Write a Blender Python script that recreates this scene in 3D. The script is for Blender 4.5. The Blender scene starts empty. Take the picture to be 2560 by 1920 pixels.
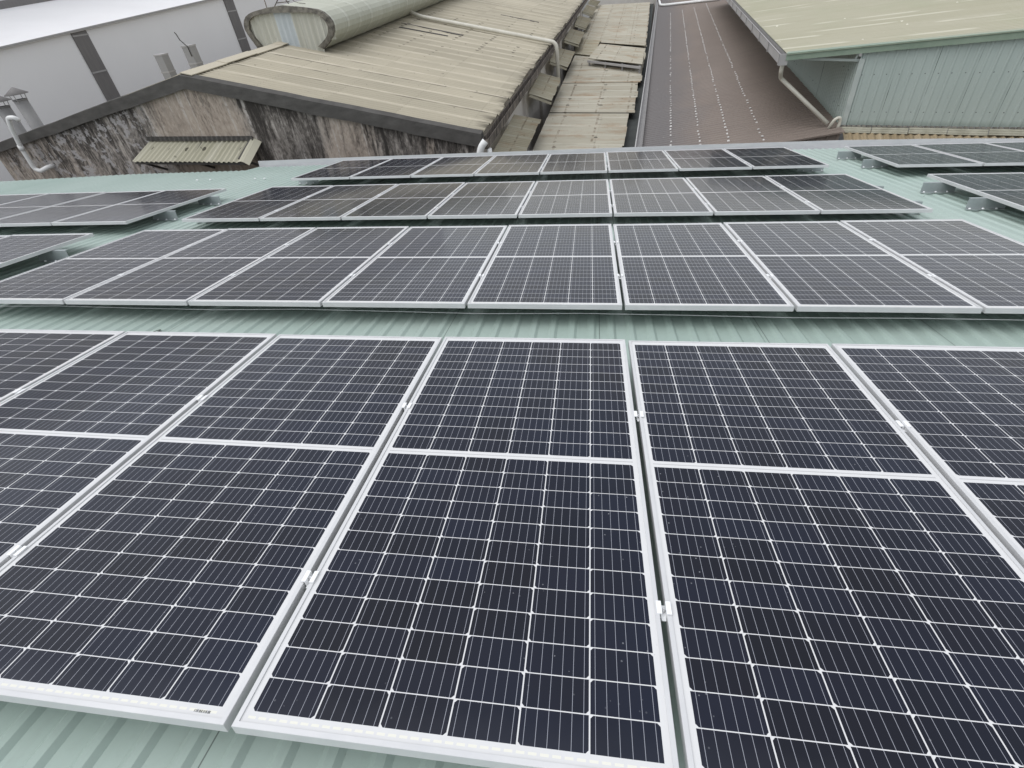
import bpy, math, random
from mathutils import Matrix, Vector
random.seed(7)
S = bpy.context.scene
COL = S.collection
R = math.radians

# ------------------------------------------------------------------ camera, sky, sun, exposure
cam_d = bpy.data.cameras.new("camera")
cam = bpy.data.objects.new("camera", cam_d)
COL.objects.link(cam)
rx, dn, fw = Vector((.97190, .21443, -.09711)), Vector((.06606, -.64443, -.76180)), Vector((-.22593, .73398, -.64049))
m = Matrix.Identity(4)
for i in range(3):
    m[i][0], m[i][1], m[i][2] = rx[i], -dn[i], -fw[i]
m[0][3], m[1][3], m[2][3] = .00974, -2.37236, 1.70243
cam.matrix_world = m
cam_d.sensor_width = 36
cam_d.lens = 17.679
cam_d.clip_start, cam_d.clip_end = .05, 2000
S.camera = cam

SUN_EL, SUN_AZ = 62, -115          # degrees; azimuth from +Y towards +X
W = bpy.data.worlds.new("World")
S.world = W
W.use_nodes = True
wn = W.node_tree
bg = wn.nodes["Background"]
sky = wn.nodes.new("ShaderNodeTexSky")
sky.sky_type = 'NISHITA'
sky.sun_disc = False
sky.sun_elevation, sky.sun_rotation = R(SUN_EL), R(SUN_AZ)
sky.air_density, sky.dust_density, sky.ozone_density = 1.0, .3, 1.0
hsv = wn.nodes.new("ShaderNodeHueSaturation")       # overcast: the blue washed out of the sky
hsv.inputs["Saturation"].default_value = .17
wn.links.new(sky.outputs[0], hsv.inputs["Color"])
stc = wn.nodes.new("ShaderNodeTexCoord")           # overcast luminance: (1 + 2 sin elevation) / 3
sxyz = wn.nodes.new("ShaderNodeSeparateXYZ")
wn.links.new(stc.outputs["Generated"], sxyz.inputs[0])
el = wn.nodes.new("ShaderNodeMapRange")
el.inputs[1].default_value, el.inputs[2].default_value, el.inputs[3].default_value, el.inputs[4].default_value = 0, 1, .32, 1.25
wn.links.new(sxyz.outputs[2], el.inputs[0])
mul = wn.nodes.new("ShaderNodeVectorMath"); mul.operation = 'SCALE'
wn.links.new(hsv.outputs[0], mul.inputs[0]); wn.links.new(el.outputs[0], mul.inputs["Scale"])
wn.links.new(mul.outputs[0], bg.inputs["Color"])
bg.inputs["Strength"].default_value = .15
sun_d = bpy.data.lights.new("sun", 'SUN')
sun_d.energy, sun_d.angle, sun_d.color = .5, R(60), (1, .97, .93)
sun = bpy.data.objects.new("sun", sun_d)
COL.objects.link(sun)
sdir = Vector((math.sin(R(SUN_AZ)) * math.cos(R(SUN_EL)), math.cos(R(SUN_AZ)) * math.cos(R(SUN_EL)), math.sin(R(SUN_EL))))
sun.rotation_euler = sdir.to_track_quat('Z', 'Y').to_euler()
sun.location = sdir * 60
S.view_settings.view_transform = 'Standard'
S.view_settings.look = 'None'
S.view_settings.gamma = 1
S.view_settings.use_curve_mapping = False
S.view_settings.exposure = 1.1

# frame of the solar roof: x across, y down the slope away from the camera, z off the roof
M3 = Matrix(((.99577291, -.09024432, .01709602), (.08645988, .983784, .15714237), (-.031, -.155, .98742797)))
M4 = M3.to_4x4()

# ------------------------------------------------------------------ node helpers
class NT:
    def __init__(s, name, rough=.6, spec=.5, metal=0):
        s.mat = bpy.data.materials.new(name)
        s.mat.use_nodes = True
        s.t = s.mat.node_tree
        s.b = s.t.nodes["Principled BSDF"]
        s.b.inputs["Roughness"].default_value = rough
        s.b.inputs["Specular IOR Level"].default_value = spec
        s.b.inputs["Metallic"].default_value = metal
        s.tc = s.t.nodes.new("ShaderNodeTexCoord")
        s.uv, s.ob = s.tc.outputs["UV"], s.tc.outputs["Object"]
    def lk(s, a, b): s.t.links.new(a, b)
    def put(s, sock, v):
        if isinstance(v, (int, float)): sock.default_value = v
        elif isinstance(v, tuple): sock.default_value = v if len(v) == len(sock.default_value) else tuple(v) + (1,)
        else: s.lk(v, sock)
    def math(s, op, a, b=0.0, c=None, clamp=False):
        n = s.t.nodes.new("ShaderNodeMath"); n.operation = op; n.use_clamp = clamp
        s.put(n.inputs[0], a); s.put(n.inputs[1], b)
        if c is not None: s.put(n.inputs[2], c)
        return n.outputs[0]
    def sep(s, v):
        n = s.t.nodes.new("ShaderNodeSeparateXYZ"); s.lk(v, n.inputs[0]); return n.outputs
    def comb(s, x=0.0, y=0.0, z=0.0):
        n = s.t.nodes.new("ShaderNodeCombineXYZ")
        s.put(n.inputs[0], x); s.put(n.inputs[1], y); s.put(n.inputs[2], z); return n.outputs[0]
    def map(s, v, sc, loc=(0, 0, 0)):
        n = s.t.nodes.new("ShaderNodeMapping"); s.lk(v, n.inputs[0])
        n.inputs["Scale"].default_value = sc; n.inputs["Location"].default_value = loc; return n.outputs[0]
    def noise(s, v, scale=1.0, detail=4.0, rough=.55, dist=0.0):
        n = s.t.nodes.new("ShaderNodeTexNoise"); s.lk(v, n.inputs["Vector"])
        n.inputs["Scale"].default_value = scale; n.inputs["Detail"].default_value = detail
        n.inputs["Roughness"].default_value = rough; n.inputs["Distortion"].default_value = dist
        return n.outputs["Fac"]
    def white(s, v):
        n = s.t.nodes.new("ShaderNodeTexWhiteNoise"); n.noise_dimensions = '3D'; s.lk(v, n.inputs["Vector"]); return n.outputs["Value"]
    def ramp(s, f, stops, interp='LINEAR'):
        n = s.t.nodes.new("ShaderNodeValToRGB"); s.put(n.inputs[0], f); e = n.color_ramp.elements
        n.color_ramp.interpolation = interp
        while len(e) < len(stops): e.new(.5)
        for el, (p, c) in zip(e, stops):
            el.position = p; el.color = (c, c, c, 1) if isinstance(c, (int, float)) else tuple(c) + (1,)
        return n.outputs["Color"]
    def mix(s, f, a, b, blend='MIX'):
        n = s.t.nodes.new("ShaderNodeMix"); n.data_type = 'RGBA'; n.blend_type = blend; n.clamp_factor = True
        s.put(n.inputs[0], f); s.put(n.inputs[6], a); s.put(n.inputs[7], b); return n.outputs[2]
    def step(s, f, lo, hi):
        n = s.t.nodes.new("ShaderNodeMapRange"); n.clamp = True; s.put(n.inputs[0], f)
        n.inputs[1].default_value, n.inputs[2].default_value = lo, hi; return n.outputs[0]
    def color(s, c): s.put(s.b.inputs["Base Color"], c)
    def bump(s, h, strength=.3, dist=.01):
        n = s.t.nodes.new("ShaderNodeBump"); n.inputs["Strength"].default_value = strength; n.inputs["Distance"].default_value = dist
        s.lk(h, n.inputs["Height"]); s.lk(n.outputs[0], s.b.inputs["Normal"])

def mottled(name, a, b, rough=.6, scale=3.0, spec=.4, metal=0, stretch=(1, 1, 1), detail=6.0, bump=0.0, lo=.3, hi=.7):
    n = NT(name, rough, spec, metal)
    f = n.noise(n.map(n.ob, stretch), scale, detail, .62)
    n.color(n.mix(n.step(f, lo, hi), a, b))
    if bump: n.bump(n.noise(n.ob, scale * 9, 5), bump, .01)
    return n.mat

def asbestos(name, base, light, dark, rust=0.0, lap_w=.16, sheet=.87, course=1.85, dots=True, moss=.0, vlen=8.0, streak=.5):
    """weathered cement sheets: UV u runs across the corrugation, v down the slope, both in metres"""
    n = NT(name, .85, .25)
    u, v, _ = n.sep(n.uv)
    iu, iv = n.math('FLOOR', n.math('DIVIDE', u, sheet)), n.math('FLOOR', n.math('DIVIDE', v, course))
    rnd = n.white(n.comb(iu, iv, 3.0))
    c = n.mix(rnd, n.mix(.35, base, dark), n.mix(.35, base, light))
    c = n.mix(n.math('MULTIPLY', n.step(n.noise(n.map(n.uv, (.35, .18, 1)), 1.0, 6, .6), .42, .66), .5), c, dark)
    c = n.mix(n.math('MULTIPLY', n.step(n.noise(n.map(n.uv, (9, .5, 1)), 1.0, 5, .65), .5, .78), streak), c, dark)
    fu = n.math('FRACT', n.math('DIVIDE', u, sheet))
    lapn = n.step(n.noise(n.map(n.uv, (1, .6, 1)), 2.0, 3), .35, .6)
    c = n.mix(n.math('MULTIPLY', n.math('LESS_THAN', fu, lap_w), n.math('MULTIPLY_ADD', lapn, .45, .25)), c, light)
    edge = n.math('MULTIPLY', n.math('GREATER_THAN', fu, .978), n.step(n.noise(n.map(n.uv, (.6, .35, 1)), 1.6, 3), .48, .6))
    c = n.mix(n.math('MULTIPLY', edge, .75), c, tuple(x * .25 for x in dark))
    fv = n.math('FRACT', n.math('DIVIDE', v, course))
    c = n.mix(n.math('MULTIPLY', n.math('GREATER_THAN', fv, .985), .14), c, tuple(x * .4 for x in dark))
    c = n.mix(n.math('MULTIPLY', n.noise(n.uv, 30, 4, .7), .22), c, tuple(x * .6 for x in dark))
    spots = n.step(n.noise(n.map(n.uv, (1, .8, 1)), 7.0, 2, .5), .69, .74)
    c = n.mix(n.math('MULTIPLY', spots, .55), c, tuple(x * .35 for x in dark))
    if dots:
        du = n.math('ABSOLUTE', n.math('SUBTRACT', n.math('FRACT', n.math('DIVIDE', u, sheet / 2)), .5))
        dv = n.math('ABSOLUTE', n.math('SUBTRACT', n.math('FRACT', n.math('ADD', n.math('DIVIDE', v, course / 1.5), n.math('MULTIPLY', rnd, .04))), .5))
        d = n.math('ADD', n.math('POWER', n.math('MULTIPLY', du, sheet / 2), 2.0), n.math('POWER', n.math('MULTIPLY', dv, course / 1.5 * .5), 2.0))
        on = n.math('MULTIPLY', n.math('LESS_THAN', d, .0012), n.math('GREATER_THAN', n.white(n.comb(n.math('FLOOR', n.math('DIVIDE', u, sheet / 2)), n.math('FLOOR', n.math('DIVIDE', v, course / 1.5)), 1.0)), .45))
        c = n.mix(n.math('MULTIPLY', on, .8), c, (.03, .025, .02))
    if rust:
        rn = n.step(n.noise(n.map(n.uv, (1.3, .45, 1)), 1.2, 5, .65), .52, .68)
        c = n.mix(n.math('MULTIPLY', rn, rust), c, (.25, .15, .075))
        rl = n.math('MULTIPLY', n.math('LESS_THAN', n.math('ABSOLUTE', n.math('SUBTRACT', n.math('FRACT', n.math('DIVIDE', v, 1.15)), .5)), .03), n.step(n.noise(n.uv, 3.0, 4), .45, .62))
        c = n.mix(n.math('MULTIPLY', rl, rust), c, (.10, .06, .035))
    if moss:
        tv = n.math('ADD', n.math('DIVIDE', v, vlen), n.math('MULTIPLY', n.math('SUBTRACT', n.noise(n.map(n.uv, (7, .7, 1)), 1.0, 4), .5), .22))
        c = n.mix(n.math('MULTIPLY', n.step(tv, .965, 1.03), moss), c, (.045, .04, .03))
    n.color(c)
    n.bump(n.noise(n.uv, 45, 4), .25, .004)
    return n.mat

# ------------------------------------------------------------------ materials
MT = {}
def panel_glass():
    n = NT("solar_glass", .055, .5)
    x, y, _ = n.sep(n.uv)                                   # metres inside one panel
    up = n.math('GREATER_THAN', y, 1.0393)
    yy = n.math('SUBTRACT', y, n.math('MULTIPLY_ADD', up, 1.0630 - .038, .038))
    yr = n.math('DIVIDE', yy, .0827)
    xr = n.math('DIVIDE', n.math('SUBTRACT', x, .028), .164)
    ix, iy = n.math('FLOOR', xr), n.math('FLOOR', yr)
    fx, fy = n.math('FRACT', xr), n.math('FRACT', yr)
    inx = n.math('MULTIPLY', n.math('GREATER_THAN', xr, 0.0), n.math('LESS_THAN', xr, 6.0))
    iny = n.math('MULTIPLY', n.math('GREATER_THAN', yr, 0.0), n.math('LESS_THAN', yr, 12.0))
    dx = n.math('MULTIPLY', n.math('SUBTRACT', .5, n.math('ABSOLUTE', n.math('SUBTRACT', fx, .5))), .164)
    dy = n.math('MULTIPLY', n.math('SUBTRACT', .5, n.math('ABSOLUTE', n.math('SUBTRACT', fy, .5))), .0827)
    par = n.math('MODULO', ix, 2.0)
    dc = n.math('MULTIPLY', n.math('ABSOLUTE', n.math('SUBTRACT', par, fy)), .0827)     # odd columns: corners cut at the other side
    cell = n.math('MULTIPLY', n.math('MULTIPLY', inx, iny), n.math('MULTIPLY', n.math('GREATER_THAN', dx, .0018), n.math('GREATER_THAN', dy, .0013)))
    cell = n.math('MULTIPLY', cell, n.math('GREATER_THAN', n.math('ADD', dx, dc), .0100))
    bus = n.math('LESS_THAN', n.math('ABSOLUTE', n.math('SUBTRACT', n.math('FRACT', n.math('MULTIPLY', fx, 6.0)), .5)), .00058 / .0273)
    oi = n.t.nodes.new("ShaderNodeObjectInfo")
    rnd = n.white(n.comb(ix, n.math('ADD', iy, n.math('MULTIPLY', up, 20.0)), oi.outputs["Random"]))
    c = n.mix(rnd, (.0024, .0030, .0080), (.0048, .0066, .0175))
    c = n.mix(n.math('MULTIPLY', n.step(n.noise(n.map(n.uv, (1, .5, 1)), 1.3, 2), .4, .6), .5), c, (.0040, .0095, .026))
    c = n.mix(bus, c, (.31, .32, .36))
    sheet = n.mix(n.noise(n.uv, 14, 3), (.60, .60, .60), (.66, .66, .655))
    # cream solder ribbons in the end margin, and the ribbon in the middle strip
    rb = n.math('MULTIPLY', n.math('MULTIPLY', n.math('GREATER_THAN', y, .0225), n.math('LESS_THAN', y, .0285)),
                n.math('MULTIPLY', n.math('LESS_THAN', n.math('FRACT', n.math('MULTIPLY', xr, 6.0)), .72), inx))
    sheet = n.mix(rb, sheet, (.72, .71, .63))
    mid = n.math('LESS_THAN', n.math('ABSOLUTE', n.math('SUBTRACT', y, 1.0467)), .0026)
    sheet = n.mix(n.math('MULTIPLY', mid, inx), sheet, (.44, .44, .44))
    c = n.mix(cell, sheet, c)
    # thin dust film and dried drops
    vo = n.t.nodes.new("ShaderNodeTexVoronoi"); vo.inputs["Scale"].default_value = 42
    geo = n.t.nodes.new("ShaderNodeNewGeometry")
    n.lk(geo.outputs["Position"], vo.inputs["Vector"])
    pm = n.step(n.noise(geo.outputs["Position"], 2.6, 3), .50, .68)
    drop = n.math('MULTIPLY', n.math('LESS_THAN', vo.outputs["Distance"], .10), n.math('GREATER_THAN', n.white(vo.outputs["Position"]), .55))
    c = n.mix(n.math('MULTIPLY', n.math('MULTIPLY', drop, pm), .45), c, (.42, .43, .45))
    film = n.math('MULTIPLY', n.step(n.noise(geo.outputs["Position"], 1.1, 5, .7), .38, .8), .006)
    low = n.math('MULTIPLY', n.math('SUBTRACT', 1.0, n.step(n.math('ADD', y, n.math('MULTIPLY', n.noise(geo.outputs["Position"], 9, 4), .12)), .06, .16)), .03)
    c = n.mix(n.math('ADD', film, low), c, (.36, .36, .35))
    n.color(c)
    n.put(n.b.inputs["Roughness"], n.math('MULTIPLY_ADD', n.noise(geo.outputs["Position"], 3.0, 4), .07, .08))
    n.b.inputs['IOR'].default_value = 1.37
    return n.mat
MT['glass'] = panel_glass()
MT['alu'] = mottled("frame_aluminium", (.55, .555, .56), (.63, .63, .63), .42, 6, .5, .15)
MT['steel'] = mottled("bracket_metal", (.30, .34, .34), (.40, .43, .43), .5, 8, .5, .3)
MT['bolt'] = mottled("bolt_metal", (.55, .55, .55), (.72, .72, .72), .3, 40, .5, .8)
MT['cap'] = mottled("white_screw_cap", (.78, .80, .80), (.85, .85, .85), .4, 20)

def green_roof():
    n = NT("sage_roof_paint", .42, .45)
    x, y, _ = n.sep(n.uv)
    f = n.noise(n.map(n.uv, (.8, .25, 1)), 1.0, 6, .6)
    c = n.mix(n.step(f, .3, .7), (.305, .396, .350), (.368, .452, .408))
    sheet = n.white(n.comb(n.math('FLOOR', n.math('DIVIDE', n.math('ADD', x, .16), 1.04)), 0.0, 0.0))
    c = n.mix(n.math('MULTIPLY', sheet, .18), c, (.46, .53, .49))
    st = n.step(n.noise(n.map(n.uv, (16, .55, 1)), 1.0, 5, .65), .55, .8)
    c = n.mix(n.math('MULTIPLY', st, .28), c, (.20, .24, .21))
    fine = n.step(n.noise(n.uv, 26, 5, .7), .5, .8)
    c = n.mix(n.math('MULTIPLY', fine, .16), c, (.20, .22, .19))
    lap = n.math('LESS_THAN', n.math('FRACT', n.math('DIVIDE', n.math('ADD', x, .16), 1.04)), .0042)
    c = n.mix(n.math('MULTIPLY', lap, .8), c, (.05, .06, .055))  # shadow gap at each sheet lap, painted into the colour as a dark line
    vo = n.t.nodes.new("ShaderNodeTexVoronoi"); vo.inputs["Scale"].default_value = 2.2; n.lk(n.uv, vo.inputs["Vector"])
    sp = n.math('MULTIPLY', n.math('LESS_THAN', n.math('ADD', vo.outputs["Distance"], n.math('MULTIPLY', n.noise(n.uv, 40, 2), .02)), .028), n.math('GREATER_THAN', n.white(vo.outputs["Position"]), .55))
    c = n.mix(n.math('MULTIPLY', sp, .75), c, (.07, .07, .055))
    pale = n.step(n.noise(n.map(n.uv, (.5, .5, 1)), .6, 4), .45, .75)
    c = n.mix(n.math('MULTIPLY', pale, .25), c, (.50, .53, .50))
    n.color(c)
    n.bump(n.noise(n.uv, 7, 3), .08, .01)
    return n.mat
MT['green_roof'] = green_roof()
MT['gutter'] = mottled("gutter_zinc", (.52, .53, .54), (.62, .62, .62), .45, 2.5, .5, .1, (1, 6, 6))
MT['beige'] = asbestos("beige_cement_sheet", (.415, .375, .285), (.57, .52, .415), (.31, .285, .225), lap_w=.30, moss=.9, vlen=7.9)
MT['alley'] = asbestos("alley_cement_sheet", (.415, .390, .318), (.51, .485, .41), (.30, .275, .215), rust=.6, sheet=1.05, streak=.8)
MT['canopy'] = asbestos("canopy_cement_sheet", (.40, .37, .28), (.46, .44, .36), (.27, .24, .17), rust=.6, sheet=.9, dots=False, streak=.9)
MT['awning'] = asbestos("awning_cement_sheet", (.43, .41, .32), (.50, .48, .39), (.29, .28, .20), sheet=1.1, dots=True, course=.9, streak=.6, moss=.3, vlen=.85)
MT['vent'] = asbestos("ventilator_sheet", (.47, .48, .40), (.54, .55, .48), (.38, .385, .32), sheet=1.1, dots=False, course=6, streak=.35)
MT['vent_panel'] = asbestos("ventilator_end_sheet", (.52, .52, .45), (.58, .58, .52), (.42, .42, .36), sheet=.24, dots=False, course=6, streak=.3)
def brown_roof():
    n = NT("brown_roof_paint", .6, .3)
    f = n.noise(n.map(n.uv, (.12, .3, 1)), 1.0, 6, .6)
    c = n.mix(n.step(f, .3, .72), (.176, .142, .119), (.226, .186, .158))
    u, v, _ = n.sep(n.uv)
    c = n.mix(n.step(n.math('ADD', n.math('DIVIDE', v, 5.0), n.math('MULTIPLY', n.noise(n.uv, .5, 4), .3)), .72, 1.0), c, (.135, .124, .120))
    c = n.mix(n.math('MULTIPLY', n.step(n.noise(n.map(n.uv, (5, .5, 1)), 1.0, 5, .7), .5, .8), .35), c, (.115, .095, .088))
    speck = n.math('MULTIPLY', n.step(n.noise(n.uv, 9, 2), .72, .76), n.step(v, 2.6, 3.4))
    c = n.mix(n.math('MULTIPLY', speck, .6), c, (.45, .43, .41))
    c = n.mix(n.math('MULTIPLY', n.noise(n.uv, 22, 4, .7), .2), c, (.10, .085, .08))
    n.color(c); return n.mat
MT['brown'] = brown_roof()
def olive_roof():
    n = NT("pale_olive_roof", .7, .3)
    f = n.noise(n.map(n.uv, (.5, .12, 1)), 1.0, 6, .6)
    c = n.mix(n.step(f, .3, .7), (.350, .334, .245), (.405, .385, .300))
    u, v, _ = n.sep(n.uv)
    c = n.mix(n.math('MULTIPLY', n.step(n.noise(n.map(n.uv, (14, .35, 1)), 1.0, 5, .65), .52, .8), .4), c, (.235, .23, .155))
    pw = n.math('MULTIPLY', n.math('LESS_THAN', n.math('FRACT', n.math('DIVIDE', u, .68)), .22), n.step(n.noise(n.map(n.uv, (1.1, .22, 1)), 1.5, 2), .55, .60))
    c = n.mix(n.math('MULTIPLY', pw, .55), c, (.60, .58, .48))  # bright reflections off the ribs, painted into the colour as pale stripes
    vo = n.t.nodes.new("ShaderNodeTexVoronoi"); vo.inputs["Scale"].default_value = 2.3; n.lk(n.uv, vo.inputs["Vector"])
    sp = n.math('MULTIPLY', n.math('LESS_THAN', vo.outputs["Distance"], .075), n.math('GREATER_THAN', n.white(vo.outputs["Position"]), .55))
    c = n.mix(n.math('MULTIPLY', sp, .85), c, (.72, .70, .60))
    g = n.step(n.noise(n.map(n.uv, (.25, .5, 1)), 1.0, 3), .5, .75)
    c = n.mix(n.math('MULTIPLY', g, .4), c, (.29, .31, .205))
    n.color(c); return n.mat
MT['olive'] = olive_roof()
def cladding(name, a, b, d):
    n = NT(name, .55, .35)
    u, v, _ = n.sep(n.uv)
    c = n.mix(n.step(n.noise(n.map(n.uv, (1.2, .35, 1)), 1.0, 6, .6), .3, .7), a, b)
    c = n.mix(n.math('MULTIPLY', n.step(n.noise(n.map(n.uv, (14, .4, 1)), 1.0, 5, .65), .5, .8), .3), c, d)
    seam = n.math('LESS_THAN', n.math('FRACT', n.math('DIVIDE', n.math('SUBTRACT', u, .70), .68)), .018)
    c = n.mix(n.math('MULTIPLY', seam, n.step(n.noise(n.map(n.uv, (.9, .8, 1)), 1.6, 3), .35, .6)), c, (.09, .11, .10))
    for h in (.26, .99):
        dd = n.math('ADD', n.math('POWER', n.math('MULTIPLY', n.math('SUBTRACT', n.math('FRACT', n.math('DIVIDE', u, .227)), .5), .227), 2.0), n.math('POWER', n.math('SUBTRACT', v, h), 2.0))
        c = n.mix(n.math('MULTIPLY', n.math('LESS_THAN', dd, .00012), .8), c, (.05, .05, .05))
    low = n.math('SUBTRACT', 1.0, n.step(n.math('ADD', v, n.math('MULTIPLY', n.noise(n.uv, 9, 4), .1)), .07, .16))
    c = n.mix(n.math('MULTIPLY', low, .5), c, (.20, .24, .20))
    n.color(c); return n.mat
MT['green_wall'] = cladding("green_cladding", (.355, .412, .383), (.405, .462, .432), (.27, .322, .305))
MT['green_trim'] = mottled("green_trim", (.19, .25, .19), (.25, .31, .24), .55, 3)
MT['grey_trim'] = mottled("grey_green_trim", (.36, .40, .38), (.44, .48, .45), .5, 4)
MT['dark'] = mottled("dark_interior", (.035, .04, .038), (.06, .065, .06), .8, 2)
MT['coping'] = mottled("black_stained_concrete", (.060, .057, .053), (.105, .100, .093), .9, 2.2, .2, 0, (1, 1, 2.5), bump=.4)
MT['mortar'] = mottled("grey_mortar_rim", (.06, .056, .05), (.24, .225, .19), .95, 7, .2, bump=.8)
MT['pvc'] = mottled("pvc_pipe", (.66, .66, .64), (.76, .76, .75), .4, 3, .5, stretch=(1, 1, .4))
MT['pvc_old'] = mottled("weathered_pvc_pipe", (.50, .48, .41), (.62, .60, .52), .5, 2.5, .4)
MT['white_wall'] = mottled("pale_painted_wall", (.80, .79, .785), (.85, .84, .835), .8, .35, .3, 0, (1, 1, .5), lo=.2, hi=.8)
MT['white_roof'] = mottled("white_sheet_roof", (.80, .79, .79), (.84, .83, .83), .6, .5)
MT['stripe'] = mottled("grey_louvre", (.150, .143, .14), (.19, .18, .175), .6, 2.0, .4, 0, (1, 4, .5))
MT['joint'] = mottled("grey_joint", (.32, .31, .305), (.38, .37, .36), .6, 5)
MT['flue'] = mottled("grey_flue_metal", (.235, .232, .23), (.30, .295, .29), .6, 3, .4, 0, (1, 1, .5))
MT['fascia'] = mottled("grimy_eave_gutter", (.055, .05, .045), (.22, .19, .165), .9, 4.5, .2, 0, (1.5, 1.2, .6), lo=.38, hi=.62)
MT['plaster'] = mottled("cream_plaster_wall", (.56, .525, .475), (.65, .62, .575), .85, 1.6, .2, 0, (1, 1, .5))
MT['tan'] = asbestos("tan_cement_tile", (.34, .265, .165), (.42, .345, .235), (.20, .16, .10), sheet=.68, dots=False, streak=.9, course=5)
MT['cap_tile'] = mottled("ridge_cap_cement", (.26, .25, .195), (.40, .385, .31), .9, 4, .2, bump=.5)
MT['soil'] = mottled("yard_concrete", (.10, .10, .095), (.17, .165, .155), .9, .6)
MT['plate'] = mottled("blue_grey_sheet", (.43, .475, .49), (.50, .54, .55), .7, 3)
MT['wire'] = mottled("white_wire", (.7, .7, .7), (.8, .8, .8), .5, 5)
MT['dot'] = mottled("old_white_sealant", (.40, .38, .36), (.62, .60, .58), .7, 3, lo=.4, hi=.6)
MT['leaf'] = mottled("dry_leaf", (.035, .04, .025), (.07, .06, .03), .8, 30)

def gable_wall_mat():
    n = NT("mould_streaked_plaster", .92, .15)
    x, y, z = n.sep(n.ob)                                   # object origin: below the peak of the gable
    P = n.comb(x, z, 0.0)
    wx = n.math('ADD', x, n.math('MULTIPLY', n.math('SUBTRACT', n.noise(n.map(P, (.9, .7, 1)), 1.0, 5, .65), .5), 1.1))
    fine = n.noise(n.map(P, (6.0, .95, 1)), 1.0, 7, .72, .7)
    grain = n.noise(n.map(P, (15, 8, 1)), 1.0, 6, .7, .5)
    mid = n.noise(n.map(P, (1.5, .38, 1)), 1.0, 6, .62, .7)
    blot = n.noise(n.map(P, (1.1, 1.2, 1)), 1.0, 6, .66)
    t = n.step(wx, -9.0, 8.0)
    ax = n.math('ABSOLUTE', x)
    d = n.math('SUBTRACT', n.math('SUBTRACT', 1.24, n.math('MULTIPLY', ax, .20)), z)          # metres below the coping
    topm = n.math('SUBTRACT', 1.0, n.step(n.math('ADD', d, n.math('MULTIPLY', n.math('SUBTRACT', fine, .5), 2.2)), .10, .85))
    mould = n.ramp(t, [(0, .35), (.12, .55), (.20, .35), (.30, .35), (.40, .35), (.46, .15), (.58, .1), (.625, 1.0), (.70, 1.0), (.735, .35), (.78, .25), (.82, .75), (.87, .7), (.885, .3), (.90, .8), (1, .8)])
    k = n.math('ADD', n.math('ADD', n.math('MULTIPLY', fine, .62), n.math('MULTIPLY', mid, .42)), n.math('MULTIPLY', grain, .36))
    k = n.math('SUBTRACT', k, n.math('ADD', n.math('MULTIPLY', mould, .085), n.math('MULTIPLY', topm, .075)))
    c = n.ramp(k, [(.52, (.050, .045, .041)), (.60, (.100, .090, .081)), (.68, (.225, .205, .185)), (.79, (.44, .41, .375))])
    # warm bare plaster where rain has washed the mould away
    warm = n.ramp(t, [(0, .65), (.10, .6), (.22, .42), (.33, .2), (.43, .2), (.47, .95), (.58, .95), (.61, .25), (.64, .0), (.71, .05), (.745, .85), (.785, .8), (.82, .1), (.875, .1), (.886, .8), (.90, .1), (1, .15)])
    warm2 = n.math('MULTIPLY', n.math('SUBTRACT', 1.0, n.step(z, -1.3, -.45)), n.step(n.noise(n.map(P, (.8, .5, 1)), 1.0, 4), .40, .58))
    wm = n.step(n.math('ADD', n.math('ADD', warm, n.math('MULTIPLY', warm2, .4)), n.math('MULTIPLY', n.math('SUBTRACT', k, .62), 2.2)), .30, 1.0)
    warmc = n.mix(n.step(n.math('ADD', n.math('MULTIPLY', fine, .5), n.math('MULTIPLY', grain, .5)), .38, .62), (.285, .235, .195), (.47, .405, .34))
    c = n.mix(n.math('MULTIPLY', wm, .9), c, warmc)
    zone = n.ramp(t, [(.0, .2), (.12, .5), (.24, 1.0), (.40, 1.0), (.46, .0), (1, 0)])
    fl = n.math('MULTIPLY', n.step(n.noise(n.map(P, (1.9, 1.6, 1)), 1.0, 6, .62), .50, .53), n.step(n.noise(n.map(P, (5, 5, 1)), 1.0, 5, .65), .47, .51))
    c = n.mix(n.math('MULTIPLY', n.math('MULTIPLY', fl, zone), .75), c, (.43, .415, .41))
    c = n.mix(n.math('MULTIPLY', n.step(n.math('ADD', n.math('MULTIPLY', blot, .7), n.math('MULTIPLY', fine, .3)), .53, .64), .35), c, (.070, .066, .065))
    run = n.math('MULTIPLY', n.step(n.noise(n.map(P, (6.0, .22, 1)), 1.0, 4, .6, .4), .60, .64), n.step(grain, .38, .55))
    c = n.mix(n.math('MULTIPLY', run, .7), c, (.50, .47, .44))
    n.color(c)
    n.bump(fine, .35, .02)
    return n.mat
MT['gable'] = gable_wall_mat()

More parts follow.
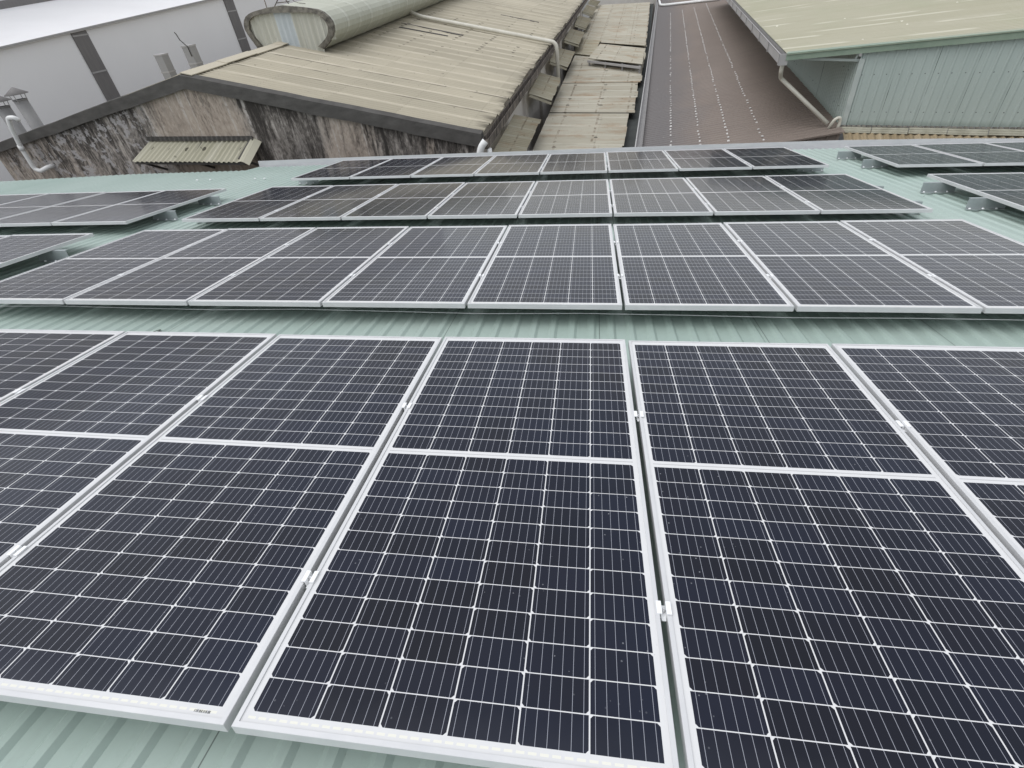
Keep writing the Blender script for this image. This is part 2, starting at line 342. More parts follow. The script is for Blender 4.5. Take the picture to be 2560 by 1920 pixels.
# ------------------------------------------------------------------ object helpers
def tag(o, label=None, cat=None, group=None, kind=None):
    if label: o["label"] = label
    if cat: o["category"] = cat
    if group: o["group"] = group
    if kind: o["kind"] = kind
    return o
def thing(name, label, cat, loc=(0, 0, 0), group=None, mat=None):
    o = bpy.data.objects.new(name, None)
    o.empty_display_size = .1
    COL.objects.link(o)
    if mat is not None: o.matrix_world = mat
    else: o.location = loc
    return tag(o, label, cat, group)
class MB:
    """collects geometry for ONE mesh object; coordinates are given in the frame of the parent shifted by off"""
    def __init__(s, off=(0, 0, 0)): s.v, s.f, s.u, s.mi, s.sm, s.off, s.cur = [], [], [], [], [], Vector(off), 0
    def vert(s, p): s.v.append(tuple(Vector(p) - s.off)); return len(s.v) - 1
    def face(s, idx, uv=None, smooth=False): s.f.append(tuple(idx)); s.u.append(uv); s.mi.append(s.cur); s.sm.append(smooth)
    def quad(s, a, b, c, d, uv=None): s.face([s.vert(p) for p in (a, b, c, d)], uv)
    def hexa(s, b, t):                       # bottom ring (ccw from above), top ring
        n = len(b); bi = [s.vert(p) for p in b]; ti = [s.vert(p) for p in t]
        s.face(bi[::-1]); s.face(ti)
        for i in range(n): j = (i + 1) % n; s.face([bi[i], bi[j], ti[j], ti[i]])
    def box(s, x0, x1, y0, y1, z0, z1):
        s.hexa([(x0, y0, z0), (x1, y0, z0), (x1, y1, z0), (x0, y1, z0)], [(x0, y0, z1), (x1, y0, z1), (x1, y1, z1), (x0, y1, z1)])
    def beam(s, a, b, w, h, up=(0, 0, 1)):   # a bar of width w and height h from a to b
        a, b = Vector(a), Vector(b); d = (b - a).normalized(); x = d.cross(Vector(up)).normalized(); z = x.cross(d)
        q = [(-.5, -.5), (.5, -.5), (.5, .5), (-.5, .5)]
        s.hexa([a + x * w * i + z * h * j for i, j in q], [b + x * w * i + z * h * j for i, j in q])
    def tube(s, pts, r, n=14, cap=True, bend=0.0):
        pts = [Vector(p) for p in pts]
        if bend:
            q = [pts[0]]
            for i in range(1, len(pts) - 1):
                a, b, c = pts[i - 1], pts[i], pts[i + 1]
                e0, e1 = (a - b), (c - b); k = min(bend, e0.length * .45, e1.length * .45)
                p0, p1 = b + e0.normalized() * k, b + e1.normalized() * k
                for t in (0, .25, .5, .75, 1): q.append(p0 * (1 - t) ** 2 + b * 2 * t * (1 - t) + p1 * t * t)
            q.append(pts[-1]); pts = q
        rings, x = [], None
        for i, p in enumerate(pts):
            d = ((pts[min(i + 1, len(pts) - 1)] - p).normalized() + (p - pts[max(i - 1, 0)]).normalized()).normalized()
            if x is None: x = d.orthogonal().normalized()
            x = (x - d * x.dot(d)).normalized(); y = d.cross(x)
            rr = r[i] if isinstance(r, (list, tuple)) else r
            rings.append([s.vert(p + (x * math.cos(2 * math.pi * k / n) + y * math.sin(2 * math.pi * k / n)) * rr) for k in range(n)])
        for a, b in zip(rings, rings[1:]):
            for k in range(n): j = (k + 1) % n; s.face([a[k], a[j], b[j], b[k]], None, True)
        if cap: s.face(rings[0][::-1]); s.face(rings[-1])
    def build(s, name, mats, parent=None, bevel=0.0, solid=0.0):
        me = bpy.data.meshes.new(name)
        me.from_pydata(s.v, [], s.f)
        for mt in (mats if isinstance(mats, (list, tuple)) else [mats]): me.materials.append(mt)
        me.polygons.foreach_set("material_index", s.mi)
        me.polygons.foreach_set("use_smooth", s.sm)
        if any(u is not None for u in s.u):
            L = me.uv_layers.new(name="UVMap"); k = 0
            for f, u in zip(s.f, s.u):
                for j in range(len(f)):
                    L.data[k].uv = u[j] if u else (0, 0); k += 1
        me.update()
        o = bpy.data.objects.new(name, me)
        COL.objects.link(o)
        if parent is not None: o.parent = parent
        else: o.location = s.off
        if solid:
            md = o.modifiers.new("thickness", 'SOLIDIFY'); md.thickness = solid; md.offset = -1
        if bevel:
            md = o.modifiers.new("bevel", 'BEVEL'); md.width = bevel; md.segments = 2; md.limit_method = 'ANGLE'
        return o
def copy_tree(o, parent=None):
    c = o.copy(); COL.objects.link(c)
    if parent is not None: c.parent = parent
    for ch in list(o.children): copy_tree(ch, c)
    return c
def lerp(a, b, t): return Vector(a) * (1 - t) + Vector(b) * t

def wave_sine(n=6, amp=.024): return [(i / n, amp * math.cos(2 * math.pi * i / n)) for i in range(n)]
def wave_rib(h=.02): return [(0, 0), (.46, 0), (.60, h), (.80, h), (.94, 0)]
def corr_patch(mb, P00, P10, P01, P11, pitch, wave, nt=2, lap=0.0, sheet=.87, jit=0.0, course=0.0, ragged=None, u0=0.0):
    """corrugated sheet over a bilinear patch: s runs across the corrugation, t down the slope"""
    P00, P10, P01, P11 = map(Vector, (P00, P10, P01, P11))
    Ls = max((P10 - P00).length, (P11 - P01).length); Lt = ((P01 - P00).length + (P11 - P10).length) / 2
    N = (P10 - P00).cross(P01 - P00).normalized()
    if N.z < 0: N = -N
    if abs(N.z) < .2 and N.y > 0: N = -N
    cnt = int(Ls / pitch); rnd = random.Random(int(Ls * 100))
    cols = [(i + w[0], w[1]) for i in range(cnt) for w in wave] + [(cnt, wave[0][1])]
    hs = {}
    ts = [k / (nt - 1) for k in range(nt)]
    if course:
        m_ = max(1, int(Lt / course)); ts = sorted(set(ts + [k * course / Lt for k in range(1, m_ + 1)] + [k * course / Lt + .001 for k in range(1, m_ + 1)])); ts = [t for t in ts if t <= 1]
    grid = []
    for ci, h in cols:
        d = ci * pitch; s_ = d / Ls; sh = int((d + u0) / sheet); fr = ((d + u0) / sheet) % 1
        if sh not in hs: hs[sh] = (rnd.uniform(-jit, jit), rnd.uniform(-jit, jit), rnd.uniform(-1, 1))
        row = []
        for t in ts:
            tt = t
            if ragged and t > .999: tt = t + ragged * hs[sh][2]
            hh = h + lap * fr + hs[sh][0] * (1 - t) + hs[sh][1] * t
            if course: hh += .009 * ((t * Lt / course) % 1)
            p = (P00 * (1 - s_) + P10 * s_) * (1 - tt) + (P01 * (1 - s_) + P11 * s_) * tt + N * hh
            row.append((mb.vert(p), (d + u0, tt * Lt)))
        grid.append(row)
    for a, b in zip(grid, grid[1:]):
        for k in range(len(ts) - 1):
            q = [a[k], a[k + 1], b[k + 1], b[k]]
            mb.face([i for i, _ in q], [u for _, u in q])

ORD = ["first", "second", "third", "fourth", "fifth", "sixth", "seventh", "eighth", "ninth", "tenth"]

# ------------------------------------------------------------------ ground
g = MB((0, 20, -8))
g.quad((-300, -200, -8), (300, -200, -8), (300, 400, -8), (-300, 400, -8))
tag(g.build("ground", MT['soil']), kind="structure")

# ------------------------------------------------------------------ the building under the solar panels
own = thing("factory_building", "sage green ribbed metal roof carrying all the solar panels", "building", mat=M4)
EDGE = [(-16, 7.35), (-13.2, 7.62), (-10.4, 8.14), (-7.72, 8.20), (-7.70, 8.66), (-5.2, 8.72), (-2.6, 8.76), (0, 8.86), (3, 8.90), (4.6, 8.90), (6.4, 8.62), (8, 8.15), (13, 6.6)]
def edge_y(x):
    for (a, ya), (b, yb) in zip(EDGE, EDGE[1:]):
        if a <= x <= b: return ya + (yb - ya) * (x - a) / (b - a)
    return EDGE[-1][1]
rm = MB()
ZV = -.172
rp, prev = .13, None
x = -16.03
while x < 13:
    for fx, h in wave_rib(.013):
        xx = x + fx * rp
        ye = edge_y(xx)
        row = [(rm.vert((xx, yy, ZV + h)), (xx, yy)) for yy in (-6.0, 0, ye)]
        if prev:
            for k in range(2):
                q = [prev[k], row[k], row[k + 1], prev[k + 1]]
                rm.face([i for i, _ in q], [u for _, u in q])
        prev = row
    x += rp
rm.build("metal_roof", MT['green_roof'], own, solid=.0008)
gm = MB()
GUT = [(-7.68, 8.70), (-5.2, 8.84), (-2.6, 8.90), (0, 9.0), (3, 9.06), (4.6, 9.06), (6.4, 8.78), (8, 8.31), (13, 6.76)]
for (xa, ya), (xb, yb) in zip(GUT, GUT[1:]):
    for prof in ([(-.02, -.30), (.16, -.30)], [(.16, -.30), (.16, -.052)], [(.16, -.052), (.185, -.052)], [(.185, -.052), (.185, -.33)], [(-.02, -.33), (-.02, -.18)]):
        (d0, z0), (d1, z1) = prof
        gm.quad((xa, ya + d0 - .10, z0), (xb, yb + d0 - .10, z0), (xb, yb + d1 - .10, z1), (xa, ya + d1 - .10, z1))
gm.build("gutter", MT['gutter'], own, solid=.003)
wl = MB()
for (xa, ya), (xb, yb) in zip(EDGE, EDGE[1:]):
    if abs(xa - xb) < .1: continue
    a, b = M3.inverted() @ Vector((0, 0, -8)), 0
    pa, pb = Vector((xa, ya - .35, -.20)), Vector((xb, yb - .35, -.20))
    dz = M3.inverted() @ Vector((0, 0, -6.5))
    wl.quad(pa, pb, pb + dz, pa + dz)
wl.build("wall", MT['plaster'], own, solid=.15)
for (xa, ya) in ((-7.9, 6.95), (-7.63, 6.97), (-6.66, 6.95), (-6.45, 6.93)):
    c = MB(); c.tube([(xa, ya, ZV + .022), (xa, ya, ZV + .036), (xa, ya, ZV + .041)], [.022, .02, .008], 10)
    c.build("roofing_screw", MT['cap'], own)

# ------------------------------------------------------------------ solar panels
PW, PL, PH = 1.04, 2.10, .035
def make_panel():
    root = thing("solar_panel", None, "solar panel")
    f = MB()
    prof = [(.028, 0), (0, 0), (0, PH - .001), (.001, PH), (.0125, PH), (.0125, PH - .006)]
    rings = []
    for ins, zz in prof:
        rings.append([f.vert(p) for p in ((-PW / 2 + ins, ins, zz), (PW / 2 - ins, ins, zz), (PW / 2 - ins, PL - ins, zz), (-PW / 2 + ins, PL - ins, zz))])
    for a, b in zip(rings, rings[1:]):
        for k in range(4): j = (k + 1) % 4; f.face([a[k], a[j], b[j], b[k]])
    f.build("frame", MT['alu'], root)
    gl = MB()
    i_ = .011
    x0, x1, y0, y1, zt, zb = -PW / 2 + i_, PW / 2 - i_, i_, PL - i_, PH - .0035, PH - .009
    v = [gl.vert(p) for p in ((x0, y0, zb), (x1, y0, zb), (x1, y1, zb), (x0, y1, zb), (x0, y0, zt), (x1, y0, zt), (x1, y1, zt), (x0, y1, zt))]
    uvs = [(x + PW / 2, y) for x, y, _ in (gl.v[k] for k in (4, 5, 6, 7))]
    gl.face([v[k] for k in (4, 5, 6, 7)], uvs)
    gl.face([v[k] for k in (3, 2, 1, 0)])
    for a, b, c, d in ((0, 1, 5, 4), (1, 2, 6, 5), (2, 3, 7, 6), (3, 0, 4, 7)): gl.face([v[k] for k in (a, b, c, d)])
    gl.build("glass", MT['glass'], root)
    return root
proto = make_panel()
used = [False]
prng = random.Random(3)
def put_panel(xc, y0, ztop, yaw, sx, label, group):
    r = proto if not used[0] else copy_tree(proto)
    used[0] = True
    loc = Matrix.Translation((xc, y0, ztop - PH)) @ Matrix.Rotation(yaw, 4, 'Z') @ Matrix.Rotation(-sx + R(prng.uniform(-.12, .12)), 4, 'Y') @ Matrix.Rotation(R(prng.uniform(-.10, .10)), 4, 'X')
    r.matrix_world = M4 @ loc
    r["label"] = label; r["group"] = group
    return r
ROWS = {  # name: (y of the near edge, z, slope across, yaw, dx)
    'A': (-2.10, .017, .0008, .0059, -.006), 'B': (.5515, -.0018, 0, .0067, -.007),
    'C': (3.1764, -.0212, -.0004, -.0006, .006), 'D': (5.8671, .0059, -.0004, -.002, .007)}
RNAME = {'A': "nearest row", 'B': "second nearest row", 'C': "third row", 'D': "farthest row"}
panels = {}
for rn, (y0, z0, sx, yaw, dx) in ROWS.items():
    for k in range(-5, 3):
        if rn == 'A' and k in (-5,): continue
        xc = (k + .5) * 1.06 + dx
        if rn == 'A':
            lab = {-4: "leftmost solar panel of the nearest row, cut off by the photo's left border", -3: "solar panel of the nearest row, second from the photo's left border", -2: "solar panel of the nearest row with a barcode at its near corner",
                   -1: "solar panel of the nearest row, right of the one with a barcode", 0: "solar panel of the nearest row, second from the photo's right border", 1: "rightmost solar panel of the nearest row, cut off by the right border",
                   2: "solar panel of the nearest row just beyond the photo's right border"}[k]
        else:
            lab = f"solar panel, {ORD[k + 5]} from left of eight in the central block's {RNAME[rn]}"
            if k == 2: lab = f"solar panel at the right end of the central block's {RNAME[rn]}"
            if k == -5: lab = f"solar panel at the left end of the central block's {RNAME[rn]}"
        panels[rn, k] = put_panel(xc, y0 + yaw * xc, z0 + sx * xc, yaw, sx, lab, "solar panels of the central block")
for (x0, y0, yaw, n, sgn, nm, side) in ((-5.93, 3.03, .028, 5, -1, "farther row of the left block", "left block"), (-5.80, .38, .03, 3, -1, "nearer row of the left block", "left block"),
                                (4.03, 5.74, -.055, 5, 1, "farther row of the right block", "right block"), (3.92, 2.90, -.055, 4, 1, "nearer row of the right block", "right block")):
    for k in range(n):
        xc = x0 + sgn * (.52 + 1.06 * k)
        put_panel(xc, y0 + yaw * (xc - x0), 0, yaw, 0, f"greyish solar panel, {ORD[k]} from the bare strip, {nm}", "solar panels of the " + side)
# barcode sticker on one panel
bc = MB()
rb = random.Random(11); xx = .425
while xx < .468:
    w = rb.choice((.0008, .0012, .002))
    bc.quad((xx, .0205, .0322), (xx + w, .0205, .0322), (xx + w, .0265, .0322), (xx, .0265, .0322)); xx += w + rb.choice((.0014, .0022, .003))
bc.build("barcode", MT['dark'], panels['A', -2])

# mid clamps between neighbouring panels
def make_clamp():
    r = thing("mid_clamp", None, "clamp")
    c = MB()
    for s in (-1, 1): c.box(*(sorted((s * .009, s * .020))), -.02, .02, .0005, .0045)
    c.box(-.0092, -.0062, -.02, .02, -.016, .0045); c.box(.0062, .0092, -.02, .02, -.016, .0045)
    c.box(-.0062, .0062, -.028, .02, -.019, -.016)
    c.build("clamp_body", MT['cap'], r)
    b = MB(); b.tube([(0, 0, -.016), (0, 0, -.004)], .0058, 6); b.tube([(0, 0, -.004), (0, 0, .001)], .0035, 8)
    b.build("bolt", MT['bolt'], r)
    return r
cl0 = make_clamp(); first = True
CL = {'A': (.42, 1.37), 'B': (.57, 1.45), 'C': (.41, 1.27), 'D': (.45, 1.44)}
for rn, (y0, z0, sx, yaw, dx) in ROWS.items():
    for k in range(-4, 3):
        if rn == 'A' and k == -4: continue
        for j, off in enumerate(CL[rn]):
            c = cl0 if first else copy_tree(cl0)
            first = False
            xc = k * 1.06 + dx
            c.matrix_world = M4 @ Matrix.Translation((xc, y0 + yaw * xc + off, z0 + sx * xc)) @ Matrix.Rotation(yaw, 4, 'Z')
            end = "nearer" if j == 0 else "farther"
            if rn == 'A':
                gap = {-3: "first", -2: "second", -1: "third", 0: "fourth", 1: "fifth", 2: "sixth"}[k]
                c["label"] = f"silver clamp, {end} one in the {gap} gap from left, nearest panel row"
            else:
                c["label"] = f"silver clamp, {end} one in the {ORD[k + 4]} gap from left, central {RNAME[rn]}"
            c["group"] = "clamps between solar panels"

# mounting brackets at the open row ends
def make_bracket():
    r = thing("mounting_bracket", None, "bracket")
    b = MB()
    b.box(-.19, .19, -.002, .001, .0, .112)
    b.box(-.17, .19, .0012, .045, .109, .112)
    b.box(-.19, .19, -.04, -.0022, .0, .003)
    b.build("bracket_body", MT['steel'], r)
    for xx in (-.16, -.03, .10):
        s = MB(); s.tube([(xx, -.022, .003), (xx, -.022, .012), (xx, -.022, .017)], [.013, .012, .006], 8); s.build("screw", MT['cap'], r)
    return r
br0 = make_bracket(); first = True
BR = [(-5.93, 3.03 + .70, -1, "left block's farther row, nearer one"), (-5.93, 3.03 + 1.65, -1, "left block's farther row, farther one"), (-5.80, .38 + 1.55, -1, "left block's nearer row"),
      (4.03, 5.74 + 1.72, 1, "right block's farther row, farther one"), (4.03, 5.74 + .78, 1, "right block's farther row, nearer one"), (3.92, 2.90 + 1.70, 1, "right block's nearer row, farther one"), (3.92, 2.90 + .80, 1, "right block's nearer row, nearer one")]
for rn in 'BCD':
    y0, z0, sx, yaw, dx = ROWS[rn]
    for j, off in enumerate(CL[rn]):
        for sd, xe in (("right", 3.17), ("left", -5.29)):
            BR.append((xe, y0 + off, -1 if sd == "right" else 1, f"{sd} end of the {RNAME[rn]}, {'nearer' if j == 0 else 'farther'} one"))
for xe, yy, sgn, nm in BR:
    b = br0 if first else copy_tree(br0)
    first = False
    b.matrix_world = M4 @ Matrix.Translation((xe - sgn * .06 + (sgn * .12 if False else 0), yy, ZV + .0235)) @ Matrix.Rotation(0 if sgn > 0 else math.pi, 4, 'Z') @ Matrix.Translation((.06, 0, 0))
    if sgn < 0: b.matrix_world = M4 @ Matrix.Translation((xe - .07, yy, ZV + .0235)) @ Matrix.Scale(-1, 4, (1, 0, 0)) 
    else: b.matrix_world = M4 @ Matrix.Translation((xe + .07, yy, ZV + .0235))
    b["label"] = f"grey bracket under the {nm}"; b["group"] = "brackets under the panel rows"

wr = MB()
wr.tube([(-8 + i * .7, .66 + .006 * math.sin(i * 1.7), -.118 - .006 * math.sin(i * 2.1)) for i in range(19)], .0028, 6)
wo = wr.build("wire", MT['wire'])
wo.matrix_world = M4
tag(wo, "thin white wire stretched under the near edge of the second panel row", "wire")
lf = MB()
lf.quad((-3.40, .27, ZV + .012), (-3.37, .25, ZV + .03), (-3.30, .33, ZV + .035), (-3.34, .36, ZV + .015))
lo = lf.build("dry_leaf", MT['leaf'], solid=.0015); lo.matrix_world = M4
tag(lo, "small dark dry leaf lying on the green roof below the second row", "leaf")

# ------------------------------------------------------------------ beige building with the mould-streaked gable
YG = 9.6
pk, re_, le = Vector((-10.97, YG, .36)), Vector((-3.62, YG, -1.26)), Vector((-18.5, YG, -.98))
rF, reF, leF = Vector((-13.3, 48, .80)), Vector((-5.35, 48, -1.02)), Vector((-21.5, 48, -.75))
bb = thing("workshop_building", "old building with beige cement sheet roof and black mould streaked gable wall", "building", loc=(-10.97, YG, -8))
OB = (-10.97, YG, -8)
s_ = MB(OB)
corr_patch(s_, pk + Vector((0, -.02, .02)), rF, re_ + Vector((.0, -.02, .0)), reF, .146, wave_sine(6, .022), 5, lap=.016, sheet=.876, jit=.005, course=1.85, ragged=.006)
corr_patch(s_, pk + Vector((0, -.02, .02)), rF, le, leF, .146, wave_sine(6, .022), 3, lap=.012, sheet=.876, jit=.004)
s_.build("roof_sheet", MT['beige'], bb, solid=.006)
rc = MB(OB)
for i in range(26):
    a, b = lerp(pk, rF, i / 26), lerp(pk, rF, (i + 1.03) / 26)
    z = Vector((0, 0, .065 + .012 * (i % 2)))
    for sg, (p0, p1) in ((1, (Vector((.30, 0, -.07)), 0)), (-1, (Vector((-.30, 0, -.07)), 0))):
        rc.quad(a + z, b + z, b + z + p0, a + z + p0)
rc.build("ridge_cap", MT['beige'], bb, solid=.02)
gw = MB((-10.97, YG, -1))
low = -4.5
gp = [(-18.55, -1.10), (-3.80, -1.42), (-3.80, -1.42)]
top = [le + Vector((-.05, 0, -.10)), pk + Vector((0, 0, -.12)), re_ + Vector((-.15, 0, -.12))]
for a, b in zip(top, top[1:]):
    for k in range(12):
        p, q = lerp(a, b, k / 12), lerp(a, b, (k + 1) / 12)
        gw.quad((p.x, YG, low), (q.x, YG, low), q, p)
gw.quad((top[0].x, YG, low), (top[0].x, YG, top[0].z), (top[0].x - 1.9, 48, top[0].z), (top[0].x - 1.9, 48, low))
go = gw.build("gable_wall", MT['gable'], bb, solid=.2)
go.location = Vector((-10.97, YG, -1)) - Vector(OB)
cp = MB(OB)
def cop(a, b, ha, hb, n=14):
    rr = random.Random(5); js = [rr.uniform(-.012, .012) for _ in range(n + 1)]
    for k in range(n):
        p, q = lerp(a, b, k / n), lerp(a, b, (k + 1) / n); h0, h1 = ha + (hb - ha) * k / n, ha + (hb - ha) * (k + 1) / n
        j0, j1 = js[k], js[k + 1]
        cp.hexa([(p.x, YG - .09, p.z - h0 + j0), (q.x, YG - .09, q.z - h1 + j1), (q.x, YG + .16, q.z - h1 + j1), (p.x, YG + .16, p.z - h0 + j0)],
                [(p.x, YG - .07, p.z + .035 + j0 / 2), (q.x, YG - .07, q.z + .035 + j1 / 2), (q.x, YG + .14, q.z + .06 + j1 / 2), (p.x, YG + .14, p.z + .06 + j0 / 2)])
cop(le + Vector((-.9, 0, -.14)), pk, .17, .25); cop(pk, re_ + Vector((-.02, 0, 0)), .25, .25)
cp.build("coping", MT['coping'], bb)
for (p, q_, hh) in (((-10.18, 21.68, .19), (-7.5, 21.36, -.40), .10), ((-9.85, 20.63, .13), (-7.89, 20.62, -.31), .08), ((-7.77, 29.25, -.38), (-5.73, 28.96, -.83), .09)):
    ck = MB(OB); p, q_ = Vector(p), Vector(q_); rr = random.Random(int(p.y))
    for k in range(9):                       # slipped sheet edge, dark and ragged
        a, b = lerp(p, q_, k / 9), lerp(p, q_, (k + 1) / 9); w = hh * rr.uniform(.35, 1)
        ck.hexa([a + Vector((0, -w, -.03)), b + Vector((0, -w, -.03)), b + Vector((0, w, -.03)), a + Vector((0, w, -.03))], [a + Vector((0, -w, .012)), b + Vector((0, -w * .9, .012)), b + Vector((0, w, .012)), a + Vector((0, w, .012))])
    ck.build("slipped_sheet_edge", MT['coping'], bb)
eg = MB(OB)
for k in range(40):
    a, b = lerp(re_ + Vector((.02, -.25, .0)), reF + Vector((.02, 0, 0)), k / 40), lerp(re_ + Vector((.02, -.25, 0)), reF + Vector((.02, 0, 0)), (k + .985) / 40)
    for (x0, z0), (x1, z1) in (((.0, -.06), (.0, -.24)), ((.0, -.24), (.15, -.24)), ((.15, -.24), (.17, -.035))):
        eg.quad(a + Vector((x0, 0, z0)), b + Vector((x0, 0, z0)), b + Vector((x1, 0, z1)), a + Vector((x1, 0, z1)))
eg.quad(*[re_ + Vector((.02 + x, -.25, z)) for x, z in ((0, -.06), (0, -.24), (.15, -.24), (.17, -.035))])
eg.build("eave_gutter", MT['fascia'], bb, solid=.008)
ew = MB(OB)
ew.quad((-3.86, YG + .05, -5), (-5.62, 48, -5), (-5.62, 48, -1.08), (-3.86, YG + .05, -1.36))
ew.build("side_wall", MT['plaster'], bb, solid=.2)
for k in range(9):
    t = (.08 + k * .105)
    pier = MB(OB); p = lerp((-3.84, YG, 0), (-5.60, 48, 0), t)
    pier.box(p.x - .02, p.x + .10, p.y, p.y + .35, -4, -1.42)
    pier.build("pilaster", MT['plaster'], bb)

# ridge ventilator
vd = Vector((-.088, 1, .014)).normalized()
Y0 = 14.4
vp = [(-12.01, .35), (-12.10, .56), (-12.2, .76), (-12.24, .9), (-12.21, 1.02), (-12.15, 1.12), (-12.05, 1.20), (-11.9, 1.26), (-11.69, 1.30), (-11.2, 1.345), (-10.78, 1.355), (-10.1, 1.26), (-9.66, 1.18), (-9.48, 1.1), (-9.35, .98), (-9.28, .87), (-9.26, .76), (-9.29, .62), (-9.38, .49), (-9.55, .36), (-9.78, .22)]
vt = thing("ridge_ventilator", "bulb shaped cream roof ventilator running along the ridge of the beige roof", "ventilator", loc=(-10.8, Y0, .4))
OV = (-10.8, Y0, .4)
body = MB(OV)
prev = None
acc = [0]
for a, b in zip(vp, vp[1:]): acc.append(acc[-1] + math.hypot(b[0] - a[0], b[1] - a[1]))
NR = 230
for i in range(NR + 1):
    d = i * .146; o = vd * d; k = 1 + .0
    row = []
    for sub, hh in ((0, 0.0), (.5, .014)):
        pass
    bulge = .010 if i % 2 else -.004
    ring = .018 if i % 12 == 0 else 0
    for (px, pz), s in zip(vp, acc):
        dx, dz = px + 10.75, pz - .75
        L = math.hypot(dx, dz)
        row.append((body.vert(Vector((px + dx / L * (bulge + ring), Y0, pz + dz / L * (bulge + ring))) + Vector((o.x, o.y, o.z))), (d, s)))
    if prev:
        for k in range(len(row) - 1):
            q = [prev[k], prev[k + 1], row[k + 1], row[k]]
            body.face([j for j, _ in q], [u for _, u in q])
    prev = row
body.build("barrel", MT['vent'], vt, solid=.01)
rim = MB(OV)
for a, b in zip(vp, vp[1:]):
    def off(p, s_):
        dx, dz = p[0] + 10.75, p[1] - .72; L = math.hypot(dx, dz); return p[0] + dx / L * s_, p[1] + dz / L * s_
    wj = .155
    a0, b0, a1, b1 = off(a, .015), off(b, .015), off(a, -wj), off(b, -wj)
    rim.hexa([(a1[0], Y0 - .10, a1[1]), (b1[0], Y0 - .10, b1[1]), (b1[0], Y0 + .05, b1[1]), (a1[0], Y0 + .05, a1[1])],
             [(a0[0], Y0 - .08, a0[1]), (b0[0], Y0 - .08, b0[1]), (b0[0], Y0 + .05, b0[1]), (a0[0], Y0 + .05, a0[1])])
rim.build("rim", MT['mortar'], vt)
fr = MB(OV)
xs = [-12.1 + i * .0365 for i in range(78)]
def span(xq):
    zs = []
    for a, b in zip(vp, vp[1:]):
        if (a[0] - xq) * (b[0] - xq) <= 0 and a[0] != b[0]: zs.append(a[1] + (b[1] - a[1]) * (xq - a[0]) / (b[0] - a[0]))
    return zs
prevc = None
for i, xq in enumerate(xs):
    zs = span(xq)
    zt = max(zs) if zs else .6
    zb = min(zs) if len(zs) > 1 else .30 - abs(xq + 10.8) * .06
    yy = Y0 - .015 + .022 * (1, 1, .2, -.6, .2)[i % 5]
    col = [(fr.vert((xq, yy, zz)), (xq, zz)) for zz in (min(zb, .42) - (.0 if len(zs) > 1 else .15), zt - .03)]
    if prevc:
        fr.cur = 1 if -11.13 < xq < -10.55 else 0
        q = [prevc[0], col[0], col[1], prevc[1]]
        fr.face([j for j, _ in q], [u for _, u in q])
    prevc = col
fr.build("end_panel", [MT['vent_panel'], MT['plate']], vt, solid=.006)
an = MB()
for p, q in (((-11.9, 15.3, 1.25), (-11.9, 15.3, 1.62)), ((-11.6, 15.2, 1.3), (-11.35, 15.4, 1.62)), ((-11.0, 15.2, 1.33), (-11.25, 15.25, 1.66)), ((-11.5, 15.3, 1.42), (-11.05, 15.3, 1.42))):
    an.beam(p, q, .022, .022, (0, 1, .1))
an.tube([(-10.95, 15.25, 1.5), (-10.8, 15.2, 1.40), (-10.6, 15.1, 1.36), (-10.4, 15.1, 1.33)], .008, 6)
tag(an.build("metal_bracket", MT['fascia']), "small rusty metal frame standing on top of the ventilator", "bracket")

pp = MB()
pp.tube([(-11.6, 24.5, 1.85), (-10.72, 23.75, 1.35), (-10.5, 23.5, .44), (-9.9, 23.3, .24), (-3.86, 22.55, -1.06), (-3.80, 22.5, -3.4)], .078, 14, bend=.22)
tag(pp.build("roof_pipe", MT['pvc_old']), "long cream pipe running from the ventilator down the beige roof to the eave", "pipe")
rh = MB()
rh.tube([(-3.66, 9.27, -3.2), (-3.66, 9.27, -1.62), (-3.60, 9.30, -1.44), (-3.50, 9.36, -1.33)], .078, 14, bend=.12)
rh.tube([(-3.66, 9.27, -1.74), (-3.66, 9.27, -1.60)], .092, 14)
rh.tube([(-3.44, 9.40, -3.2), (-3.44, 9.40, -1.50)], .055, 12)
tag(rh.build("rain_pipe", MT['pvc']), "white rain pipe with bend at the right corner of the streaked gable", "pipe")
pv = MB()
pv.tube([(-16.55, 9.40, -.30), (-16.57, 9.33, -.21), (-16.76, 9.30, -.20), (-16.84, 9.28, -.42), (-17.0, 9.30, -.95), (-17.06, 9.32, -1.52), (-16.92, 9.34, -1.60), (-16.72, 9.42, -1.53), (-16.68, 9.62, -1.53)], .058, 14, bend=.07)
pv.tube([(-16.99, 9.30, -.88), (-17.01, 9.30, -1.02)], .067, 14)
tag(pv.build("vent_pipe", MT['pvc']), "white pipe with elbows fixed to the left end of the streaked gable", "pipe")

# awning on the gable wall
aw = thing("wall_awning", "corrugated cream awning above a dark opening in the streaked gable wall", "awning", loc=(-11.2, YG, -1.2))
OA = (-11.2, YG, -1.2)
a_ = MB(OA)
corr_patch(a_, (-12.83, YG, -1.02), (-9.62, YG, -1.14), (-13.0, 8.92, -1.33), (-9.66, 8.92, -1.45), .146, wave_sine(8, .018), 3, sheet=1.1, jit=.004, ragged=.01)
a_.build("sheet", MT['awning'], aw, solid=.007)
a_ = MB(OA)
pts = [(-9.74, .025), (-9.66, .035), (-9.60, .02), (-9.46, -.06)]
for (xa, za), (xb, zb) in zip(pts, pts[1:]):
    a_.quad((xa, YG, -1.12 + za), (xb, YG, -1.12 + zb), (xb - .02, 8.86, -1.46 + zb), (xa - .02, 8.86, -1.46 + za))
a_.build("edge_trim", MT['awning'], aw, solid=.01)
a_ = MB(OA)
for xx in (-12.75, -11.2, -9.75):
    a_.beam((xx, YG - .02, -1.12), (xx - .05, 8.98, -1.40), .05, .05); a_.beam((xx, YG - .02, -1.75), (xx - .05, 9.05, -1.42), .05, .05)
